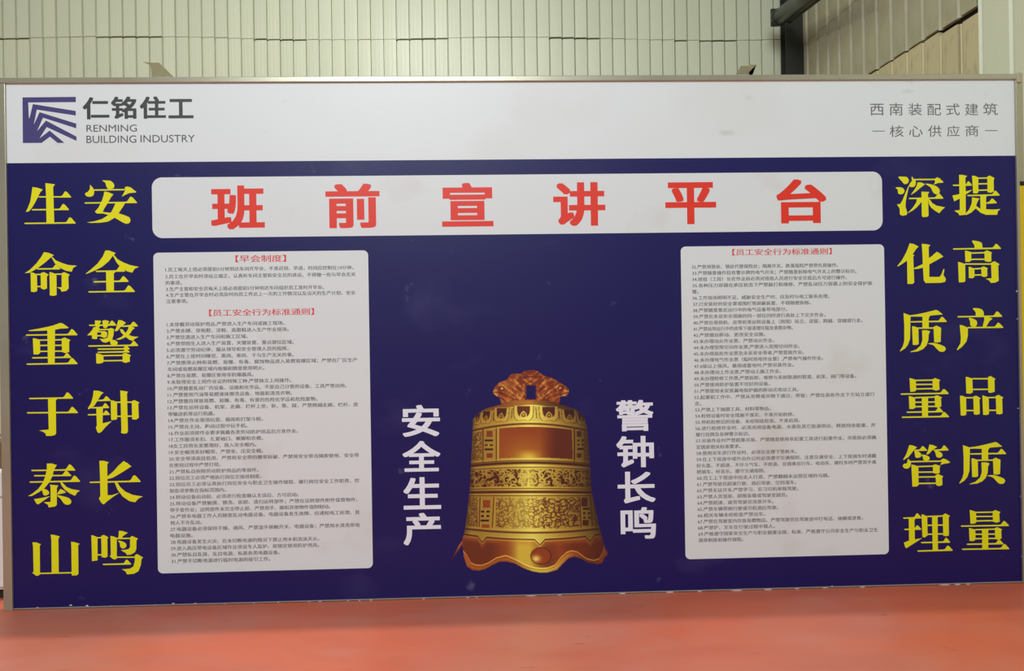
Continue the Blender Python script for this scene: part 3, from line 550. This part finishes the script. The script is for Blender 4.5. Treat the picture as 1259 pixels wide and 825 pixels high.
# horizontal shading of the printed picture: bright just right of centre, red brown and dark at the sides
hl = np.exp(-((X-652)/30.0)**2); 
sh = np.interp(t, [-1, -0.9, -0.55, -0.2, 0.0, 0.25, 0.6, 0.85, 1], [0.5, 0.76, 0.84, 0.94, 1.03, 0.93, 0.74, 0.54, 0.30])
gold = mixc(G((206, 160, 66)), G((226, 208, 104)), hl)*sh[..., None]
bronze = mixc(G((128, 58, 24)), G((160, 92, 32)), hl)*np.interp(t, [-1, -0.6, 0, 0.3, 0.7, 1], [0.9, 1.05, 1.05, 0.75, 0.55, 0.5])[..., None]
dark = mixc(G((84, 26, 16)), G((130, 66, 30)), hl*0.5)*np.interp(t, [-1, 0, 1], [0.9, 1, 0.7])[..., None]
img = gold.copy()
def put(mask, col, k=1.0):
    m = mask.astype(float)*k if mask.dtype == bool else np.clip(mask, 0, 1)*k
    img[:] = img*(1-m[..., None])+col*m[..., None]
def yl(yc, sag): return yc+sag*t*t
def groove(yc, sag, wd, col=None, k=1.0): put(np.clip(1.2-np.abs(Y-yl(yc, sag))/wd, 0, 1), dark if col is None else col, k)
def band(y0, s0_, y1, s1_): return (Y > yl(y0, s0_)) & (Y < yl(y1, s1_))
light = np.clip(gold*1.12, 0, 255)
# dome with lotus petals
dm = Y < yl(516.5, 8)
put(dm & (Y < yl(497.5, 12)) , bronze, 0.75)
groove(498.5, 13, 0.9, light)
for cx, hw_, k in ((588, 4, 1.0), (598.5, 7, 1.0), (617, 9.6, 1), (643.8, 12.4, 1), (674.5, 12.2, 1), (699.5, 9.6, 1), (714, 6, 1)):
    yb_ = 516.6+7*((cx-652)/72)**2; yt_ = 498.8+11*((cx-652)/72)**2
    dx = (X-cx-(Y-yt_)*0.12*np.sign(cx-652)*abs((cx-652)/60))/hw_; dy = (Y-yt_)/(yb_-yt_)
    fl_ = 1.0+0.10*np.cos(dx*6.0)*np.clip(dy-0.6, 0, 1)
    U = np.abs(dx)**3+np.clip(dy*0.97*fl_, 0, 2)**7
    put((dy > 0) & (U < 1.0), dark, 0.85); put((dy > 0) & (U < 0.80), light*1.0, 0.95)
    inn = (dy > 0.02) & (np.abs(dx/0.64)**2.4+np.clip(dy/0.80, 0, 2)**4 < 1.0)
    put(inn, mixc(dark*0.8, dark*1.0, hl), 0.95)
    td = (dx/0.38)**2/np.clip((dy-0.28)*2.2, 0.02, 1)+((dy-0.62)/0.26)**2
    put(inn & (td < 1.0), light, 0.85); put(inn & (td < 0.40), dark, 0.75); put(inn & (td < 0.10), light, 0.6)
for cx in (607.5, 629.6, 659.2, 687.3, 707.6): put((np.abs(X-cx-(Y-506)*0.1*np.sign(cx-652)) < 0.6) & dm & (Y > yl(500, 13)) & (Y < yl(514, 8)), dark, 0.7)
put(band(517.0, 7, 519.2, 8), light, 0.6)
groove(521.0, 8.5, 1.3)
# upper panel
pn = band(522.5, 8, 566, 4)
swirl = np.zeros(X.shape)
rs = np.random.default_rng(3)
def scroll(mask, step, rad, seed, wd=0.62):
    """scrollwork: overlapping spirals of thin dark line"""
    r = np.random.default_rng(seed); acc = np.zeros(X.shape)
    ys, xs = np.where(mask); 
    if len(ys) == 0: return acc
    for cy in np.arange(Y[ys.min(), 0], Y[ys.max(), 0]+step, step):
        for cx in np.arange(X[0, xs.min()], X[0, xs.max()]+step, step):
            a = cx+r.uniform(-1, 1)*step*0.3; b = cy+r.uniform(-1, 1)*step*0.3; R0 = rad*r.uniform(0.8, 1.3); ph = r.uniform(0, 6.28); sg = r.choice([-1, 1])
            j0, j1 = np.searchsorted(gy, [b-R0-1, b+R0+1]); i0, i1 = np.searchsorted(gx, [a-R0-1, a+R0+1])
            xx = X[j0:j1, i0:i1]-a; yy = Y[j0:j1, i0:i1]-b
            rr = np.hypot(xx, yy); th = (np.arctan2(yy, xx)*sg+ph) % 6.283
            sp = R0*th/6.283
            d = np.abs(rr-sp)
            acc[j0:j1, i0:i1] = np.maximum(acc[j0:j1, i0:i1], np.clip(1.3-d/wd, 0, 1)*(rr < R0))
    return acc*mask
def u2x(u, y_): return None
tx = t
top_panel = pn & (Y < yl(562.5, 4)) & (Y > yl(525, 8)) & (tx > -0.56) & (tx < 0.70)
# edges of the smooth cartouche as drawn: left ~614, right ~705
sm = (X > 613.5+0.0*(Y-540)) & (X < 703.5+(Y-540)*0.04) & (Y > yl(524.6, 7)) & (Y < yl(562.6, 3.5))
brz = mixc(G((150, 70, 30)), G((176, 112, 38)), np.exp(-((X-645)/26)**2)*np.clip((Y-528)/30, 0, 1))
brz = mixc(brz, G((232, 200, 84)), np.exp(-((X-650)/12)**2)*np.clip((Y-552)/9, 0, 1)*0.9)
brz = mixc(brz, G((92, 34, 22)), np.clip((X-664)/20, 0, 1)*0.9)
put(sm, brz)
for xe in (612.3, 704.6): put(np.clip(1.3-np.abs(X-xe-(Y-540)*0.03*(1 if xe > 650 else -0.3))/0.7, 0, 1)*pn, light)
for xe in (610.2, 706.3): put(np.clip(1.3-np.abs(X-xe)/0.7, 0, 1)*pn, dark)
groove(524.0, 7.5, 0.7, light); 
def rectc(x0, x1, y0, y1, col, k=1.0): put((X > x0) & (X < x1) & (Y > y0) & (Y < y1), col, k)
for x0, x1, yo in ((597.6, 606.0, 0), (708.8, 714.8, 0)):
    rectc(x0+0.5, x1, 528.5+(1.2 if x0 > 700 else 1), 537.5, bronze); rectc(x0+0.5, x1, 557, 562.6, bronze)
    put((X > x0-3.6) & (X < x0-2.6) & pn, dark, 0.9); put((X > x1+2.2) & (X < x1+3.2) & pn & (x0 < 700), dark, 0.0)
for x0, x1, yy_, split in ((595.5, 606.4, 541.6, 0), (595.5, 606.4, 547.3, 1), (595.5, 606.4, 552.6, 0), (709.5, 718, 541.6, 1), (709.5, 718, 546.8, 1), (709.5, 718, 552.0, 0)):
    rectc(x0, x1, yy_-1.2, yy_+1.2, dark*0.75)
    if split: rectc((x0+x1)/2-1.0, (x0+x1)/2+1.0, yy_-1.4, yy_+1.4, light)
side = pn & ((X < 592.5) | (X > 719.5)) & (Y > yl(524.5, 8)) & (Y < yl(563, 4))
put(scroll(side, 4.2, 3.6, 5), dark, 0.75)
for xe in (593.4, 718.8): put(np.clip(1.3-np.abs(X-xe)/0.6, 0, 1)*pn, dark, 0.8)
# ridge lines
groove(564.2, 4, 0.7, light); groove(566.0, 4.2, 0.6)
groove(568.8, 4, 2.0, dark*0.75); groove(572.4, 3.4, 1.0, light); groove(574.6, 3.2, 0.6)
# first floral band: dense dark ground, light scrolls
fb = band(576.5, 2.5, 598.0, 1.2)
sc1 = np.maximum(scroll(fb, 7.2, 5.6, 11, 1.15), scroll(fb, 8.0, 4.0, 17, 0.9)*0.9)
fade = 1-0.75*np.exp(-((X-652)/13.0)**2)
put(fb, dark*1.05, 0.9) if False else None
m1 = np.clip(0.82-sc1+0.9*(vnoise(X, Y, 4.2, 2)-0.5), 0, 1)*fb*fade
put(np.clip(m1*1.6, 0, 1), dark*0.9, 0.95)
put(np.clip(1.3-np.abs(X-650)/0.8, 0, 1)*fb, light, 0.8)
groove(575.9, 2.8, 0.5, light); groove(599.0, 1.2, 0.8, light); groove(600.4, 1.0, 0.6)
groove(604.8, 0.6, 1.9, dark*0.75); groove(607.6, 0.2, 0.8, light); groove(609.4, 0, 0.6)
# second floral band
f2 = band(611.5, -0.6, 650.5, -4.4)
panel2 = f2 & (X > 609.5) & (X < 713)
sc2 = scroll(panel2 & (Y > 612.5) & (Y < yl(649, -4)), 6.2, 5.2, 21, 0.7)
put(sc2*(1-0.6*np.exp(-((X-638)/22.0)**2)), dark, 0.95)
put(np.clip((vnoise(X, Y, 2.2, 8)-0.62)*5, 0, 1)*panel2*(0.35+0.65*np.clip((X-655)/15, 0, 1)), dark, 0.6)
s2 = f2 & ((X < 587.5) | (X > 727.5))
put(scroll(s2, 4.6, 3.8, 31), dark, 0.75)
put(np.clip(1.3-np.abs(X-664)/0.5, 0, 1)*panel2, light, 0.7)
for xa, xb in ((590.3, 589.0), (607.2, 605.3), (713.0, 714.5), (726.0, 728.6)):
    xe = xa+(xb-xa)*(Y-612)/38; put(np.clip(1.3-np.abs(X-xe)/0.7, 0, 1)*f2, dark, 0.9); put(np.clip(1.3-np.abs(X-xe-1.7)/0.6, 0, 1)*f2, light, 0.8)
rectc(593.5, 603, 614.5, 624.5, bronze*1.1); rectc(592.3, 601.6, 644.5, 649.3, bronze*1.1)
rectc(714.6, 722.5, 611.5, 623, dark*1.1); rectc(716.3, 724, 639, 646.5, dark*1.1)
for x0, x1, yy_, split in ((591.3, 602.3, 628.8, 1), (591.0, 602, 634.4, 1), (590.7, 601.4, 639.8, 0), (716.6, 725.4, 625.6, 0), (716.8, 725.8, 631.2, 1), (717.0, 726.2, 636.6, 1)):
    rectc(x0, x1, yy_-1.3, yy_+1.3, dark*0.7)
    if split: rectc((x0+x1)/2-1.2, (x0+x1)/2+1.2, yy_-1.5, yy_+1.5, light)
groove(651.6, -4.2, 0.7, light); groove(655.0, -5.0, 1.3, dark*0.9)
# skirt
vn = np.zeros(X.shape)
for cx, wd in ((592.7, 5.5), (663.7, 6.5), (725.5, 5.5)): vn = np.maximum(vn, np.clip(1-np.abs(X-cx)/wd, 0, 1)*6.6)
ysk = 663.2-6.6*t*t+vn
sk = (Y > ysk)
skirt = mixc(G((112, 46, 20)), G((216, 180, 70)), np.clip(np.exp(-((X-645)/20.0)**2)*1.1, 0, 1))
skirt = mixc(skirt, G((196, 128, 54)), np.clip(1-np.abs(Y-ysk-3)/6, 0, 1)*0.45)
skirt = mixc(skirt, G((70, 26, 18)), np.clip((X-715)/28, 0, 1)*0.85)
skirt = mixc(skirt, G((158, 66, 26)), np.clip(1-np.abs(X-620)/16, 0, 1)*0.5)
skirt = mixc(skirt, G((170, 84, 34)), np.clip(1-np.abs(X-688)/16, 0, 1)*0.6)
put(sk, skirt)
put(np.clip(1.3-np.abs(Y-ysk)/0.7, 0, 1), dark*0.7); put(np.clip(1.2-np.abs(Y-ysk-2.2)/1.0, 0, 1), light, 0.6); put(np.clip(1.2-np.abs(Y-ysk+2.0)/1.0, 0, 1), light, 0.5)
rl = [(555, 690), (568.7, 676.7), (574, 682.7), (579, 692), (584.7, 694.7), (592.7, 695), (600.7, 692), (610, 686), (622, 683), (632, 687), (643, 693), (650, 696), (658, 698), (666, 698.8), (674, 698), (682, 695), (690, 685), (696.7, 679), (703, 677), (710, 678.7), (720.7, 686.7), (730, 689), (736.7, 687), (740.7, 680), (744, 668)]
yr = np.interp(X, [a for a, b in rl], [b for a, b in rl])
below = (Y > yr) & sk & (X > 568)
rimc = mixc(G((176, 92, 34)), G((238, 206, 84)), np.clip(np.exp(-((X-664)/26.0)**2)*1.05, 0, 1))
rimc = mixc(rimc, G((110, 50, 26)), np.clip((X-700)/20, 0, 1)*0.8)
put(below, rimc); edge = np.clip((Y-yb+3.2)/3, 0, 1)*below
put(edge, rimc*0.72, 0.8)
put(np.clip(1.3-np.abs(Y-yr)/0.9, 0, 1)*(X > 568), np.clip(mixc(G((214, 150, 70)), G((250, 226, 120)), hl)*np.interp(X, [555, 700, 745], [1, 1, 0.72])[..., None], 0, 255))
put(np.clip(1.3-np.abs(Y-yr-1.9)/0.5, 0, 1)*(X > 568), dark, 0.6)
put((X < 568.6) & (Y > 664), mixc(G((158, 84, 38)), G((70, 32, 40)), np.clip((Y-672)/12, 0, 1)))
# boss
rb = np.hypot((X-665), (Y-683.6)*1.2)
put(np.clip(1.3-np.abs(rb-12.2)/0.8, 0, 1), dark*0.7)
bl = mixc(G((150, 66, 28)), G((244, 214, 120)), np.clip(np.exp(-(((X-659)/5.5)**2+((Y-687)/4.2)**2)), 0, 1))
put(rb < 11.8, bl)
# handle of two beasts, printed in streaky copper
_ang = np.where(X < 652, 1.0, -1.0)
_a1 = (X-652)*_ang*0.75+(Y-475)*0.66; _b1 = -(X-652)*_ang*0.66*0.8+(Y-475)*0.75
n1 = vnoise(_a1+300, _b1*2.6+300, 4.6, 41); n2 = vnoise(_a1+300, _b1*1.6+300, 2.4, 43); n3 = vnoise(X, Y, 8, 44)
hc = mixc(G((140, 56, 26)), G((222, 140, 64)), np.clip((n1*0.7+n2*0.3-0.34)*2.4, 0, 1))
hc = mixc(hc, G((110, 32, 18)), np.clip((n3-0.45)*2.0, 0, 1)*0.55)
hc = mixc(hc, G((240, 190, 100)), np.clip((n2*n1-0.46)*4, 0, 1)*0.8)
hc = mixc(hc, G((236, 178, 88)), np.exp(-(((X-622)/9)**2+((Y-474)/7)**2))*0.45)*0.9
hc = mixc(hc, G((120, 30, 16)), np.clip((Y-488)/8, 0, 1)*0.8*(X > 640))
for ex, ey in ((617, 477.5), (689, 477)):
    re = np.hypot(X-ex, (Y-ey)*1.3); hc = mixc(hc, G((80, 22, 14)), np.clip(1.4-np.abs(re-3)/0.8, 0, 1)*0.9); hc = mixc(hc, G((250, 210, 120)), np.clip(1.2-re/1.4, 0, 1))
for (ax, ay), (bx_, by_) in (((608, 482), (620, 484)), ((688, 486), (698, 482)), ((640, 464), (666, 463)), ((646, 473), (646, 491)), ((659, 473), (659, 491))):
    L2 = (bx_-ax)**2+(by_-ay)**2; u = np.clip(((X-ax)*(bx_-ax)+(Y-ay)*(by_-ay))/L2, 0, 1)
    d = np.hypot(X-ax-u*(bx_-ax), Y-ay-u*(by_-ay)); hc = mixc(hc, G((92, 24, 14)), np.clip(1.3-d/0.9, 0, 1)*0.8)
img = np.where(hand[..., None], hc, img)
inside = body | hand
img = np.clip(255*(np.clip(img*G((1.05, 1.09, 1.02)), 0, 255)/255)**1.10, 0, 255)
bxx, bzz = bxz(X.ravel(), Y.ravel())
H_, W_ = X.shape
idx = np.arange(H_*W_).reshape(H_, W_)
keep = inside[:-1, :-1] & inside[1:, :-1] & inside[:-1, 1:] & inside[1:, 1:]
q = np.stack([idx[1:, :-1][keep], idx[1:, 1:][keep], idx[:-1, 1:][keep], idx[:-1, :-1][keep]], 1)
used, inv = np.unique(q.ravel(), return_inverse=True)
me = bpy.data.meshes.new('bell_picture')
me.vertices.add(len(used)); me.vertices.foreach_set('co', np.stack([bxx[used], np.full(len(used), Y_P), bzz[used]], 1).astype('f').ravel())
me.loops.add(q.size); me.loops.foreach_set('vertex_index', inv.astype('i').ravel())
me.polygons.add(len(q)); me.polygons.foreach_set('loop_start', (np.arange(len(q))*4).astype('i'))
me.update(calc_edges=True)
ca = me.color_attributes.new('print', 'FLOAT_COLOR', 'POINT')
cc = np.concatenate([lin(img.reshape(-1, 3)[used]), np.ones((len(used), 1))], 1).astype('f'); ca.data.foreach_set('color', cc.ravel())
link('bell_picture', me, M['bell'], board)
bpy.data.objects.remove(fo); bpy.data.curves.remove(fc)
